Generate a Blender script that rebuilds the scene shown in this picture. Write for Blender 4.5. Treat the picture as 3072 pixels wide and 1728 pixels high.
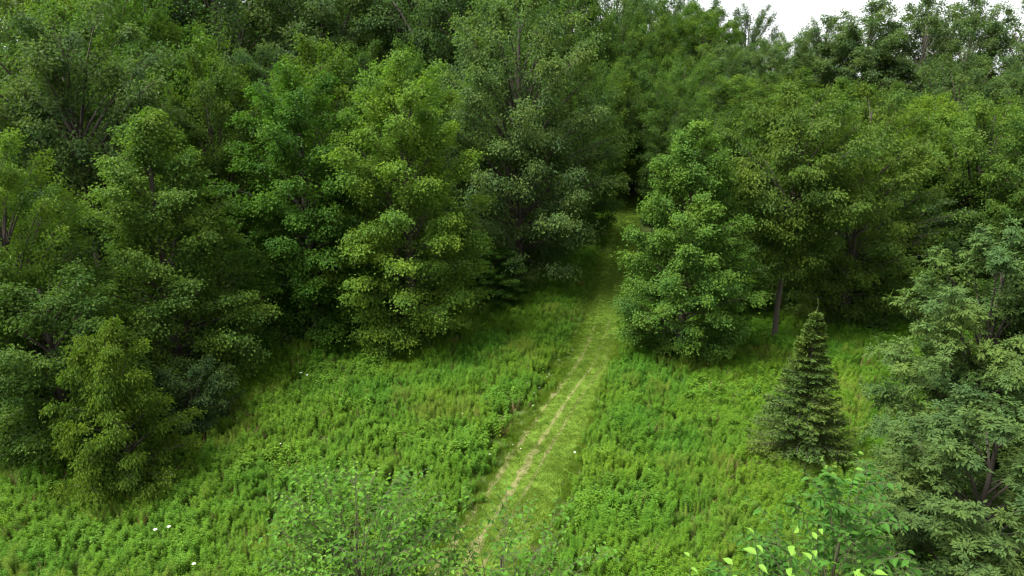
import bpy, math, random
import numpy as np
from mathutils import Vector, Matrix, Euler

for o in list(bpy.data.objects):
    bpy.data.objects.remove(o)
S = bpy.context.scene
COL = S.collection

# ------------------------------------------------------------------ camera
CAM_H, PITCH = 22.0, math.radians(17.0)
cam_d = bpy.data.cameras.new("camera")
cam_d.sensor_width = 36.0
cam_d.lens = 24.0
cam_d.clip_start = 0.1
cam_d.clip_end = 6000.0
cam = bpy.data.objects.new("camera", cam_d)
cam.location = (0.0, 0.0, CAM_H)
cam.rotation_euler = (math.radians(90.0) - PITCH, 0.0, 0.0)
COL.objects.link(cam)
S.camera = cam

# ------------------------------------------------------------------ overcast daylight
SUN_EL, SUN_AZ = math.radians(60.0), math.radians(-105.0)      # azimuth from +Y towards +X
world = bpy.data.worlds.new("World")
S.world = world
world.use_nodes = True
wn, wl = world.node_tree.nodes, world.node_tree.links
wn.clear()
sky = wn.new("ShaderNodeTexSky")
sky.sky_type = 'NISHITA'
sky.sun_disc = False
sky.sun_elevation = SUN_EL
sky.sun_rotation = SUN_AZ
sky.air_density = 1.0
sky.dust_density = 2.0
sky.ozone_density = 1.0
hsv = wn.new("ShaderNodeHueSaturation")
hsv.inputs["Saturation"].default_value = 0.10
bg = wn.new("ShaderNodeBackground")
bg.inputs["Strength"].default_value = 0.075
wo = wn.new("ShaderNodeOutputWorld")
wl.new(sky.outputs[0], hsv.inputs["Color"])
cloud = wn.new("ShaderNodeMix")                              # an even layer of cloud over the clear sky
cloud.data_type = 'RGBA'
cloud.inputs[0].default_value = 0.75
cloud.inputs[7].default_value = (1.54, 1.60, 1.63, 1.0)
wl.new(hsv.outputs[0], cloud.inputs[6])
wl.new(cloud.outputs[2], bg.inputs["Color"])
wl.new(bg.outputs[0], wo.inputs["Surface"])

sun_d = bpy.data.lights.new("sun", 'SUN')
sun_d.energy = 1.5
sun_d.angle = math.radians(34.0)
sun_d.color = (1.0, 0.98, 0.94)
sun = bpy.data.objects.new("sun", sun_d)
sd = Vector((math.sin(SUN_AZ) * math.cos(SUN_EL), math.cos(SUN_AZ) * math.cos(SUN_EL), math.sin(SUN_EL)))
sun.rotation_euler = sd.to_track_quat('Z', 'Y').to_euler()
sun.location = (0, 0, 80)
COL.objects.link(sun)

vs = S.view_settings
vs.view_transform = 'Standard'
vs.look = 'None'
vs.gamma = 1.0
vs.use_curve_mapping = False
vs.exposure = 3.2
S.display_settings.display_device = 'sRGB'
cy = S.cycles
cy.max_bounces = 8
cy.diffuse_bounces = 5
cy.glossy_bounces = 2
cy.transmission_bounces = 6
cy.transparent_max_bounces = 4
cy.caustics_reflective = False
cy.caustics_refractive = False
cy.use_denoising = True
cy.denoiser = 'OPENIMAGEDENOISE'
cy.denoising_input_passes = 'RGB_ALBEDO_NORMAL'
cy.denoising_prefilter = 'ACCURATE'
cy.pixel_filter_type = 'BLACKMAN_HARRIS'
cy.filter_width = 1.3
cy.sample_clamp_indirect = 4.0

# ------------------------------------------------------------------ small helpers
def sm(a, b, x):
    t = np.clip((np.asarray(x, float) - a) / (b - a), 0, 1)
    return t * t * (3 - 2 * t)

def ground_z(x, y):
    x = np.asarray(x, float); y = np.asarray(y, float)
    u = np.maximum(y - 58.0, 0.0)
    g = u * u / (u + 20.0) * (1 - sm(190, 340, y))
    return g * (0.15 - 0.06 * sm(10, 80, x)) + 0.12 * np.sin(x * .21 + 1) * np.sin(y * .17) * (1 - sm(150, 300, np.abs(x) + y))

def vnoise(x, y, scale, seed):
    r = np.random.RandomState(seed).rand(64, 64)
    x = np.asarray(x) / scale + 500.0; y = np.asarray(y) / scale + 500.0
    i = np.floor(x).astype(int); j = np.floor(y).astype(int)
    fx = x - i; fy = y - j
    fx = fx * fx * (3 - 2 * fx); fy = fy * fy * (3 - 2 * fy)
    a = r[i % 64, j % 64]; b = r[(i + 1) % 64, j % 64]; c = r[i % 64, (j + 1) % 64]; d = r[(i + 1) % 64, (j + 1) % 64]
    return (a * (1 - fx) + b * fx) * (1 - fy) + (c * (1 - fx) + d * fx) * fy

def norm(v):
    return v / np.maximum(np.linalg.norm(v, axis=-1, keepdims=True), 1e-9)

def tri_mesh(name, V, T, mats, tint=None, young=None, smooth=False, mi=None):
    me = bpy.data.meshes.new(name)
    V = np.ascontiguousarray(V, np.float32); T = np.ascontiguousarray(T, np.int32)
    me.vertices.add(len(V)); me.vertices.foreach_set("co", V.ravel())
    me.loops.add(T.size); me.loops.foreach_set("vertex_index", T.ravel())
    me.polygons.add(len(T)); me.polygons.foreach_set("loop_start", np.arange(0, T.size, 3, dtype=np.int32))
    for m in mats:
        me.materials.append(m)
    if mi is not None:
        me.polygons.foreach_set("material_index", np.ascontiguousarray(mi, np.int32))
    if smooth:
        me.polygons.foreach_set("use_smooth", np.ones(len(T), bool))
    else:
        me.polygons.foreach_set("use_smooth", np.zeros(len(T), bool))
    me.update(calc_edges=True)
    for nm, a in (("tint", tint), ("young", young)):
        if a is not None:
            me.attributes.new(nm, 'FLOAT', 'POINT').data.foreach_set("value", np.ascontiguousarray(a, np.float32))
    return me

def tubes(P, R, sides=5):
    """P (n,k,3) polylines with radii R (n,k) -> verts, tris"""
    n, k, _ = P.shape
    Tn = np.empty_like(P)
    Tn[:, 1:-1] = P[:, 2:] - P[:, :-2]; Tn[:, 0] = P[:, 1] - P[:, 0]; Tn[:, -1] = P[:, -1] - P[:, -2]
    Tn = norm(Tn)
    ref = np.where(np.abs(Tn[:, :1, 2:3]) > .8, np.array([1., 0, 0]), np.array([0, 0, 1.]))
    A = norm(np.cross(Tn, ref)); B = np.cross(Tn, A)
    an = np.arange(sides) * 2 * math.pi / sides
    V = P[:, :, None] + R[:, :, None, None] * (A[:, :, None] * np.cos(an)[:, None] + B[:, :, None] * np.sin(an)[:, None])
    idx = np.arange(n * k * sides).reshape(n, k, sides)
    a = idx[:, :-1]; b = np.roll(a, -1, axis=2); c = idx[:, 1:]; d = np.roll(c, -1, axis=2)
    T = np.concatenate([np.stack([a, b, d], -1).reshape(-1, 3), np.stack([a, d, c], -1).reshape(-1, 3)])
    return V.reshape(-1, 3), T

def join(parts):
    Vs, Ts, o = [], [], 0
    for V, T in parts:
        Vs.append(V); Ts.append(T + o); o += len(V)
    return np.concatenate(Vs), np.concatenate(Ts)

def leaves_quad(P, D, N, L, W, fold=.25, wide=.45):
    """small diamond leaf folded along the midrib: 4 verts, 2 tris"""
    Sd = np.cross(D, N)
    L = L[:, None]; W = W[:, None]
    m = P + D * L * wide + N * W * fold
    V = np.stack([P, m + Sd * W * .5, P + D * L - N * L * .12, m - Sd * W * .5], 1)
    n = len(P); b = np.arange(n)[:, None] * 4
    T = np.concatenate([b + np.array([[0, 1, 2]]), b + np.array([[0, 2, 3]])])
    return V.reshape(-1, 3), T

def leaves_fine(P, D, N, L, W, fold=.22):
    """leaf with midrib, shoulders and drooping tip: 8 verts, 8 tris"""
    Sd = np.cross(D, N); L = L[:, None]; W = W[:, None]
    z = N * W
    m1 = P + D * L * .33 - z * .02; m2 = P + D * L * .66 - z * .10; tip = P + D * L - z * .35
    r1 = P + D * L * .30 + Sd * W * .46 + z * fold; r2 = P + D * L * .62 + Sd * W * .40 + z * (fold - .12)
    l1 = P + D * L * .27 - Sd * W * .46 + z * fold; l2 = P + D * L * .60 - Sd * W * .40 + z * (fold - .12)
    V = np.stack([P, m1, m2, tip, r1, r2, l1, l2], 1)
    t = np.array([[0, 4, 1], [4, 5, 1], [5, 2, 1], [5, 3, 2], [0, 1, 6], [6, 1, 7], [7, 1, 2], [7, 2, 3]])
    T = (np.arange(len(P))[:, None, None] * 8 + t[None]).reshape(-1, 3)
    return V.reshape(-1, 3), T

def link(name, me, parent=None, color=None):
    o = bpy.data.objects.new(name, me)
    COL.objects.link(o)
    if parent is not None:
        o.parent = parent
    if color is not None:
        o.color = (color[0], color[1], color[2], 1.0)
    return o

def empty(name, loc, label, cat, group=None, rz=0.0, sc=(1, 1, 1)):
    o = bpy.data.objects.new(name, None)
    o.empty_display_size = 0.3
    COL.objects.link(o)
    o.location = loc; o.rotation_euler = (0, 0, rz); o.scale = sc
    o["label"] = label; o["category"] = cat
    if group:
        o["group"] = group
    return o

# ------------------------------------------------------------------ materials
def new_mat(name):
    m = bpy.data.materials.new(name)
    m.use_nodes = True
    m.node_tree.nodes.clear()
    return m, m.node_tree.nodes, m.node_tree.links

def mathn(N, L, op, a, b):
    n = N.new("ShaderNodeMath"); n.operation = op
    for i, v in enumerate((a, b)):
        if isinstance(v, (int, float)): n.inputs[i].default_value = v
        else: L.new(v, n.inputs[i])
    return n.outputs[0]

def mixc(N, L, f, a, b, bt='MIX'):
    n = N.new("ShaderNodeMix"); n.data_type = 'RGBA'; n.blend_type = bt
    for i, v in ((0, f), (6, a), (7, b)):
        if isinstance(v, (int, float)): n.inputs[i].default_value = v
        elif isinstance(v, tuple): n.inputs[i].default_value = (*v, 1)
        else: L.new(v, n.inputs[i])
    return n.outputs[2]

def leaf_surface(N, L, col, trans=.32, rough=.5, spec=.35, tcol=(1.05, 1.25, .5)):
    p = N.new("ShaderNodeBsdfPrincipled")
    p.inputs["Roughness"].default_value = rough
    p.inputs["Specular IOR Level"].default_value = spec
    L.new(col, p.inputs["Base Color"])
    t = N.new("ShaderNodeBsdfTranslucent")
    L.new(mixc(N, L, 1.0, col, tcol, 'MULTIPLY'), t.inputs["Color"])
    mx = N.new("ShaderNodeMixShader"); mx.inputs[0].default_value = trans
    L.new(p.outputs[0], mx.inputs[1]); L.new(t.outputs[0], mx.inputs[2])
    o = N.new("ShaderNodeOutputMaterial"); L.new(mx.outputs[0], o.inputs["Surface"])

def leaf_material(name, trans=.32, rough=.5, spec=.35):
    m, N, L = new_mat(name)
    oi = N.new("ShaderNodeObjectInfo")
    at = N.new("ShaderNodeAttribute"); at.attribute_name = "tint"
    yo = N.new("ShaderNodeAttribute"); yo.attribute_name = "young"
    tc = N.new("ShaderNodeTexCoord")
    nz = N.new("ShaderNodeTexNoise"); nz.inputs["Scale"].default_value = .45; nz.inputs["Detail"].default_value = 2
    L.new(tc.outputs["Object"], nz.inputs["Vector"])
    mr = N.new("ShaderNodeMapRange"); mr.inputs[1].default_value = .35; mr.inputs[2].default_value = .65
    L.new(nz.outputs["Fac"], mr.inputs[0])
    oc = mixc(N, L, mr.outputs[0], mixc(N, L, 1.0, oi.outputs["Color"], (.80, .90, 1.1), 'MULTIPLY'), mixc(N, L, 1.0, oi.outputs["Color"], (1.18, 1.08, .9), 'MULTIPLY'))
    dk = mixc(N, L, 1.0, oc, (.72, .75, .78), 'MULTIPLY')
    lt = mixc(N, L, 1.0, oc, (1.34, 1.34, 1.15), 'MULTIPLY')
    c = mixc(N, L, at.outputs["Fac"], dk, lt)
    c = mixc(N, L, yo.outputs["Fac"], c, (.13, .24, .035))
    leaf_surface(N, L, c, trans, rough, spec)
    return m

M_LEAF = leaf_material("broad_leaf", .44, .6, .10)
M_GLOSS = leaf_material("glossy_leaf", .30, .6, .07)
M_NEEDLE = leaf_material("spruce_needle", .12, .6, .12)

def bark_material(name, a, b, sc):
    m, N, L = new_mat(name)
    tc = N.new("ShaderNodeTexCoord")
    mp = N.new("ShaderNodeMapping"); mp.inputs["Scale"].default_value = (sc, sc, sc * .18)
    nz = N.new("ShaderNodeTexNoise"); nz.inputs["Scale"].default_value = 3.0; nz.inputs["Detail"].default_value = 6
    L.new(tc.outputs["Object"], mp.inputs[0]); L.new(mp.outputs[0], nz.inputs["Vector"])
    c = mixc(N, L, nz.outputs["Fac"], a, b)
    p = N.new("ShaderNodeBsdfPrincipled"); p.inputs["Roughness"].default_value = .9
    L.new(c, p.inputs["Base Color"])
    bp = N.new("ShaderNodeBump"); bp.inputs["Strength"].default_value = .6; bp.inputs["Distance"].default_value = .03
    L.new(nz.outputs["Fac"], bp.inputs["Height"]); L.new(bp.outputs[0], p.inputs["Normal"])
    o = N.new("ShaderNodeOutputMaterial"); L.new(p.outputs[0], o.inputs["Surface"])
    return m

M_BARK = bark_material("grey_bark", (.024, .019, .013), (.065, .052, .038), 4.0)
M_PALE = bark_material("pale_bark", (.14, .12, .095), (.30, .27, .22), 3.0)
M_TWIG = bark_material("twig_bark", (.035, .036, .014), (.07, .065, .028), 8.0)

def weed_material(name, base, alt, patch, trans=.32, spec=.12):
    m, N, L = new_mat(name)
    oi = N.new("ShaderNodeObjectInfo")
    at = N.new("ShaderNodeAttribute"); at.attribute_name = "tint"
    ge = N.new("ShaderNodeNewGeometry")
    nz = N.new("ShaderNodeTexNoise"); nz.inputs["Scale"].default_value = patch; nz.inputs["Detail"].default_value = 3
    L.new(ge.outputs["Position"], nz.inputs["Vector"])
    mr = N.new("ShaderNodeMapRange"); mr.inputs[1].default_value = .36; mr.inputs[2].default_value = .66
    L.new(nz.outputs["Fac"], mr.inputs[0])
    c = mixc(N, L, mr.outputs[0], base, alt)
    f = mathn(N, L, 'ADD', mathn(N, L, 'MULTIPLY', oi.outputs["Random"], .6), mathn(N, L, 'MULTIPLY', at.outputs["Fac"], .4))
    lo = mixc(N, L, 1.0, c, (.68, .74, .8), 'MULTIPLY'); hi = mixc(N, L, 1.0, c, (1.35, 1.25, 1.1), 'MULTIPLY')
    leaf_surface(N, L, mixc(N, L, f, lo, hi), trans, .5, spec)
    return m

M_WEED = weed_material("goldenrod_leaf", (.066, .172, .013), (.108, .200, .013), .16)
M_WEED2 = weed_material("broad_weed_leaf", (.066, .158, .013), (.095, .180, .013), .2)
M_WEED3 = weed_material("pale_weed_leaf", (.105, .185, .020), (.135, .200, .022), .3)
M_LONG = weed_material("long_grass_blade", (.092, .168, .014), (.120, .185, .018), .5, .35, .1)
M_DEAD = weed_material("dead_stem", (.14, .095, .05), (.19, .14, .08), .5)
M_GRASS = weed_material("mown_grass", (.080, .142, .014), (.102, .158, .018), .5, .25, .1)
M_STRAW = weed_material("dry_straw", (.155, .15, .055), (.12, .15, .03), .8, .15, .1)
M_UNDER = weed_material("undergrowth_leaf", (.035, .075, .018), (.055, .085, .022), .2)

# ------------------------------------------------------------------ tree growing
PROF = {
    'ovoid':  ([0, .12, .35, .6, .8, .92, 1], [.70, .95, 1, .92, .72, .50, .24]),
    'oak':    ([0, .2, .45, .7, .88, 1], [.66, .94, 1, .90, .68, .34]),
    'round':  ([0, .25, .55, .78, .92, 1], [.5, .88, 1, .9, .66, .36]),
    'cone':   ([0, .1, .3, .6, .85, 1], [.75, 1, .96, .70, .36, .10]),
    'vase':   ([0, .2, .5, .75, .9, 1], [.35, .6, .95, .95, .6, .2]),
    'egg':    ([0, .10, .28, .52, .75, .9, 1], [.55, .88, 1, .86, .58, .32, .10]),
    'column': ([0, .15, .5, .8, .93, 1], [.6, .9, 1, .8, .45, .12]),
}

def skeleton(seed, H, R, base, prof, limbs, lo=0.0, hi=1.2, lump=.25, trunk_r=.02, wob=.02, lean=0.0):
    rg = np.random.RandomState(seed)
    xs, ys = PROF[prof]
    tt = np.linspace(0, 1, 400); w = np.interp(tt, xs, ys) + .12
    cdf = np.cumsum(w); cdf /= cdf[-1]
    q = (np.arange(limbs) + rg.uniform(.1, .9, limbs)) / limbs
    t = np.interp(q, cdf, tt)
    az = np.arange(limbs) * 2.39996 + rg.uniform(-.5, .5, limbs) + rg.uniform(0, 6)
    # boughs: the crown bulges round a number of lobe centres, with creases between
    K = 24
    la = np.arange(K) * 2.39996 + rg.uniform(-.6, .6, K); lt = np.interp((np.arange(K) + .5) / K, cdf, tt)
    sph = lambda A, T: np.stack([np.cos(A), np.sin(A), (T - .5) * 2.6], -1)
    dm = np.linalg.norm(sph(az, t)[:, None] - sph(la, lt)[None], axis=2)
    near = dm.argmin(1); dmin = dm.min(1)
    amp = rg.uniform(.6, 1.3, K)
    lobe = (1 - np.clip(dmin / .75, 0, 1) ** 2) * 1.25 * amp[near] - .62
    rr = R * np.interp(t, xs, ys) * (1 + lump * lobe) * rg.uniform(.82, 1.07, limbs)
    inner = rg.rand(limbs) < .16
    rr[inner] *= rg.uniform(.45, .7, inner.sum())
    rr = np.maximum(rr, .25)
    zb = base * H
    zt = zb + t * (H * .985 - zb)
    ang = lo + (hi - lo) * t + rg.uniform(-.15, .15, limbs)
    zs = np.clip(zt - rr * np.tan(np.clip(ang, -.35, 1.3)), max(zb * .7, .05 * H), H * .95)
    # trunk
    k = 12
    tz = np.linspace(0, H * .90, k)
    wx = np.cumsum(rg.normal(0, wob * H / k, k)); wy = np.cumsum(rg.normal(0, wob * H / k, k))
    wx -= wx[0]; wy -= wy[0]
    wx = wx + lean * tz / H
    trunk = np.stack([wx, wy, tz], 1)[None]
    rad = trunk_r * H * (1 - tz / H) ** .8 + .015; rad[0] *= 1.35
    ca = np.stack([np.cos(az), np.sin(az)], 1)
    p0 = np.stack([np.interp(zs, tz, wx), np.interp(zs, tz, wy), zs], 1)
    p2 = np.stack([np.interp(zt, tz, wx) + ca[:, 0] * rr, np.interp(zt, tz, wy) + ca[:, 1] * rr, zt], 1)
    p1 = p0 * .48 + p2 * .52
    p1[:, 2] = p0[:, 2] + (p2[:, 2] - p0[:, 2]) * .72 + rr * .04
    s = np.linspace(0, 1, 6)[None, :, None]
    LP = (1 - s) ** 2 * p0[:, None] + 2 * s * (1 - s) * p1[:, None] + s ** 2 * p2[:, None]
    ln = np.linalg.norm(p2 - p0, axis=1)
    r0 = np.clip(.013 * ln + .006, .018, trunk_r * H * .5)
    LR = r0[:, None] * (1 - .82 * np.linspace(0, 1, 6))[None]
    return rg, trunk, rad[None], LP, LR, ln, t

def branchlets(rg, LP, ln, R, nsub, sub_len, s0=.28, up=(-.28, .55), t=None):
    """side shoots along every limb, the last one carrying the limb on"""
    n = len(LP)
    s = rg.uniform(s0, 1.0, (n, nsub)); s[:, 0] = 1.0; s[:, 1] = .93
    f = s * 5; i = np.minimum(f.astype(int), 4); w = (f - i)[..., None]
    ii = np.arange(n)[:, None]
    P = LP[ii, i] * (1 - w) + LP[ii, i + 1] * w
    D = norm(LP[ii, i + 1] - LP[ii, i])
    side = norm(np.cross(D, np.array([0, 0, 1.])) + 1e-6)
    sg = np.where(np.arange(nsub)[None] % 2 == 0, 1., -1.) * np.ones((n, 1))
    a = rg.uniform(.45, 1.25, (n, nsub)); a[:, 0] = rg.uniform(-.3, .3, n)
    Dh = norm(D * np.array([1, 1, .35]))
    V = Dh * np.cos(a)[..., None] + side * (sg * np.sin(a))[..., None]
    V[..., 2] += rg.uniform(up[0], up[1], (n, nsub))
    if t is not None: V[..., 2] += (.8 * sm(.4, 1, t))[:, None] * rg.uniform(.3, 1.2, (n, nsub))
    V = norm(V)
    L = np.maximum(sub_len * rg.uniform(.55, 1.25, (n, nsub)) * (1.15 - .45 * s), .25)
    L = np.minimum(L, np.maximum(ln[:, None] * .55, .35))
    return P.reshape(-1, 3), V.reshape(-1, 3), L.ravel()

def spray_leaves(rg, P, V, L, per_sub, nl, rs, flat, ll, lw, droop=.25, upw=1.0):
    n = len(P)
    f = (np.arange(per_sub) + .65) / per_sub
    C = P[:, None] + V[:, None] * (L[:, None] * f[None])[..., None]
    C = C.reshape(-1, 3); Vd = np.repeat(V, per_sub, 0)
    C = C + rg.normal(0, .12, C.shape) * rs
    m = len(C)
    up = np.array([0, 0, 1.]) * upw + Vd * .45 + rg.normal(0, .25, (m, 3)); up = norm(up)
    sd = norm(np.cross(Vd, up)); fw = np.cross(up, sd)
    cnt = rg.poisson(nl, m)
    idx = np.repeat(np.arange(m), cnt); q = len(idx)
    size = rg.uniform(.65, 1.25, m)[idx] * rs
    a = np.clip(rg.normal(0, .48, q), -1.1, 1.1); b = np.clip(rg.normal(0, .48, q), -1.1, 1.1)
    c = rg.normal(0, .42 * (1 - .78 * flat), q)
    X = C[idx] + fw[idx] * (a * size)[:, None] + sd[idx] * (b * size)[:, None] + up[idx] * (c * size - .28 * (a * a + b * b) * size)[:, None]
    D = fw[idx] * (.55 + a[:, None] * .6) + sd[idx] * (b[:, None] * .8) + rg.normal(0, .38, (q, 3))
    D[:, 2] -= droop
    D = norm(D)
    Nn = up[idx] + rg.normal(0, .5 - .2 * flat, (q, 3))
    Nn = norm(Nn - D * np.sum(Nn * D, 1, keepdims=True))
    sc = rg.uniform(.7, 1.25, q)
    tint = np.clip(rg.rand(m)[idx] * .55 + rg.rand(q) * .45, 0, 1)
    return X, D, Nn, ll * sc, lw * sc, tint

ARCH = {}
def archetype(key, seed, H, R, base, prof, limbs, nsub=8, per_sub=3, nl=30, sub_len=1.5, rs=.55, flat=.5,
              ll=.22, lw=.14, lo=0., hi=1.15, lump=.25, trunk_r=.017, droop=.25, bark=None, leafm=None, s0=.28, wob=.02, extra=None, upw=1.0):
    rg, trunk, rad, LP, LR, ln, t = skeleton(seed, H, R, base, prof, limbs, lo, hi, lump, trunk_r, wob)
    P, V, L = branchlets(rg, LP, ln, R, nsub, sub_len, s0, t=t)
    E = P + V * L[:, None]; M = P + V * L[:, None] * .5; M[:, 2] += .04 * L
    sp = np.stack([P, M, E], 1); sr = np.tile(np.array([.016, .011, .005]), (len(P), 1))
    parts = [tubes(trunk, rad, 8), tubes(LP, LR, 5), tubes(sp, sr, 3)]
    if extra is not None:
        parts += extra(rg, H, R)
    Vt, Tt = join(parts)
    X, D, Nn, a, b, ti = spray_leaves(rg, P, V, L, per_sub, nl, rs, flat, ll, lw, droop, upw)
    Vc, Tc = leaves_quad(X, D, Nn, a, b)
    ARCH[key] = (tri_mesh("trunk_" + key, Vt, Tt, [bark or M_BARK], smooth=True),
                 tri_mesh("crown_" + key, Vc, Tc, [leafm or M_LEAF], tint=np.repeat(ti, 4)), H, 2 * R)
    return len(Tc) + len(Tt)

def pale_forks(rg, H, R):
    k = 7; n = 6
    P = np.zeros((n, k, 3)); s = np.linspace(0, 1, k)
    for i in range(n):
        a = i * 6.283 / n + rg.uniform(-.3, .3); z0 = H * rg.uniform(.22, .34)
        P[i, :, 0] = np.cos(a) * s ** 1.4 * R * .55; P[i, :, 1] = np.sin(a) * s ** 1.4 * R * .55
        P[i, :, 2] = z0 + s * H * .38
        P[i, :, :2] += rg.normal(0, .12, (k, 2)) * s[:, None]
    return [tubes(P, np.tile(.15 * (1 - .75 * s), (n, 1)), 5)]

nt = 0
nt += archetype('maple_a', 11, 20, 4.7, .03, 'ovoid', 96, 9, 3, 31, 1.35, .62, .6, .175, .138, -.05, 1.15, .14)
nt += archetype('maple_b', 12, 20, 4.7, .04, 'ovoid', 100, 9, 3, 35, 1.2, .60, .4, .17, .125, .1, 1.2, .15)
nt += archetype('maple_d', 14, 19, 4.7, .06, 'egg', 104, 9, 3, 30, 1.1, .58, .35, .18, .138, .1, 1.2, .07)
nt += archetype('maple_c', 13, 19, 4.7, .05, 'column', 88, 9, 3, 24, 1.25, .60, .45, .20, .15, .15, 1.2, .22)
nt += archetype('oak_a', 21, 25, 7.2, .05, 'oak', 116, 9, 3, 29, 1.6, .78, .2, .25, .155, .05, 1.15, .24)
nt += archetype('oak_b', 22, 24, 6.7, .07, 'oak', 92, 8, 3, 24, 1.6, .78, .2, .26, .16, .1, 1.15, .26)
nt += archetype('oak_tall', 23, 27, 6.5, .30, 'round', 88, 9, 3, 24, 1.6, .76, .25, .26, .16, .15, 1.15, .28)
nt += archetype('elm_a', 31, 21, 4.8, .33, 'vase', 84, 9, 3, 26, 1.4, .60, .45, .23, .12, .1, 1.15, .26, droop=.45, trunk_r=.0095, wob=.012)
nt += archetype('elm_b', 32, 20, 4.8, .04, 'ovoid', 92, 9, 3, 25, 1.4, .60, .45, .22, .115, .15, 1.2, .26, droop=.4)
nt += archetype('round_a', 41, 24, 6.8, .10, 'round', 92, 8, 3, 23, 1.7, .78, .25, .27, .175, .15, 1.2, .24)
nt += archetype('round_b', 42, 23, 6.8, .10, 'round', 92, 8, 3, 23, 1.7, .78, .25, .27, .175, .15, 1.2, .28)
nt += archetype('round_c', 43, 22, 6.0, .08, 'oak', 96, 8, 3, 24, 1.6, .76, .3, .26, .17, .1, 1.2, .24)
nt += archetype('tall_a', 51, 29, 5.4, .42, 'column', 74, 8, 3, 20, 1.6, .76, .2, .29, .18, .2, 1.2, .26, bark=M_PALE, extra=pale_forks)
nt += archetype('tall_b', 52, 28, 5.4, .32, 'column', 92, 8, 3, 21, 1.6, .76, .2, .28, .18, .2, 1.2, .22, bark=M_BARK)
nt += archetype('point_a', 61, 20, 5.2, .03, 'cone', 98, 9, 3, 32, 1.35, .64, .35, .19, .13, .1, 1.2, .17)
nt += archetype('sapling', 71, 9, 3.5, .04, 'cone', 62, 8, 3, 27, .95, .42, .5, .175, .085, .0, 1.1, .18, droop=.4)
nt += archetype('bush', 72, 6, 3.1, .05, 'round', 44, 8, 3, 20, 1.0, .45, .5, .21, .14, .1, 1.1, .3)

def spruce_arch(key, seed, H, R):
    rg = np.random.RandomState(seed)
    nb = []
    z = .35
    while z < H - .5:
        for k in range(rg.randint(9, 13)):
            nb.append((z + rg.uniform(-.1, .1), rg.uniform(0, 6.283)))
        z += .25 + .16 * z / H
    n = len(nb); zz = np.array([a[0] for a in nb]); az = np.array([a[1] for a in nb])
    t = zz / H
    ln = R * 1.06 * np.clip(1.0 - t, 0, 1) ** 1.2 * rg.uniform(.9, 1.06, n) * np.clip(.9 + t * 2, 0, 1) + .06
    s = np.linspace(0, 1, 6)
    dz = np.where(t < .65, -.20, -.2 + (t - .65) * 2.6)
    LP = np.zeros((n, 6, 3))
    LP[:, :, 0] = np.cos(az)[:, None] * ln[:, None] * s; LP[:, :, 1] = np.sin(az)[:, None] * ln[:, None] * s
    LP[:, :, 2] = zz[:, None] + ln[:, None] * (dz[:, None] * s + .16 * s ** 3)
    tz = np.linspace(0, H + .3, 10); trunk = np.stack([0 * tz, 0 * tz, tz], 1)[None]
    rad = (.11 * (1 - tz / H) + .006)[None]
    # herringbone twigs
    ns = 22
    f = np.linspace(.12, 1, ns)[None] * np.ones((n, 1)); f5 = np.minimum(f * 5, 4.999); i = f5.astype(int); w = (f5 - i)[..., None]
    ii = np.arange(n)[:, None]
    P = LP[ii, i] * (1 - w) + LP[ii, i + 1] * w; D = norm(LP[ii, i + 1] - LP[ii, i])
    side = norm(np.cross(D, np.array([0, 0, 1.]))); sg = np.where(np.arange(ns) % 2 == 0, 1., -1.)[None, :, None]
    V = norm(D * .75 + side * sg * rg.uniform(.5, .95, (n, ns, 1)) + np.array([0, 0, -.12]) + rg.normal(0, .1, (n, ns, 3)))
    TL = np.minimum(.42 * ln[:, None] * (1.12 - f) + .02, .62) * rg.uniform(.7, 1.2, (n, ns))
    P = P.reshape(-1, 3); V = V.reshape(-1, 3); TL = TL.ravel()
    q = 6
    g = (np.arange(q) + .2) / q
    X = (P[:, None] + V[:, None] * (TL[:, None] * g)[..., None]).reshape(-1, 3)
    Vr = np.repeat(V, q, 0)
    Dn = norm(Vr + rg.normal(0, .33, Vr.shape) + np.array([0, 0, .08]))
    Nn = np.array([0, 0, 1.]) + rg.normal(0, .6, Vr.shape); Nn = norm(Nn - Dn * np.sum(Nn * Dn, 1, keepdims=True))
    ll = rg.uniform(.15, .25, len(X)); ti = np.clip(np.repeat(rg.rand(n), ns * q) * .6 + rg.rand(len(X)) * .4, 0, 1)
    # leader
    lz = np.linspace(H - 1.0, H + .35, 40); LX = np.stack([0 * lz, 0 * lz, lz], 1); a = rg.uniform(0, 6.28, 40)
    LD = norm(np.stack([np.cos(a) * .6, np.sin(a) * .6, np.ones(40)], 1)); LN = norm(np.cross(LD, rg.normal(0, 1, (40, 3))))
    X = np.concatenate([X, LX]); Dn = np.concatenate([Dn, LD]); Nn = np.concatenate([Nn, LN]); ll = np.concatenate([ll, np.full(40, .13)]); ti = np.concatenate([ti, np.full(40, .7)])
    Vc, Tc = leaves_quad(X, Dn, Nn, ll, ll * .30, .1, .5)
    Vt, Tt = join([tubes(trunk, rad, 8), tubes(LP, (.022 * (1 - .8 * s))[None] * np.clip(ln[:, None], .4, 2), 4)])
    ARCH[key] = (tri_mesh("trunk_" + key, Vt, Tt, [M_BARK], smooth=True), tri_mesh("crown_" + key, Vc, Tc, [M_NEEDLE], tint=np.repeat(ti, 4)), H, 2 * R)
    return len(Tc) + len(Tt)
nt += spruce_arch('spruce', 81, 10, 3.1)

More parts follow.
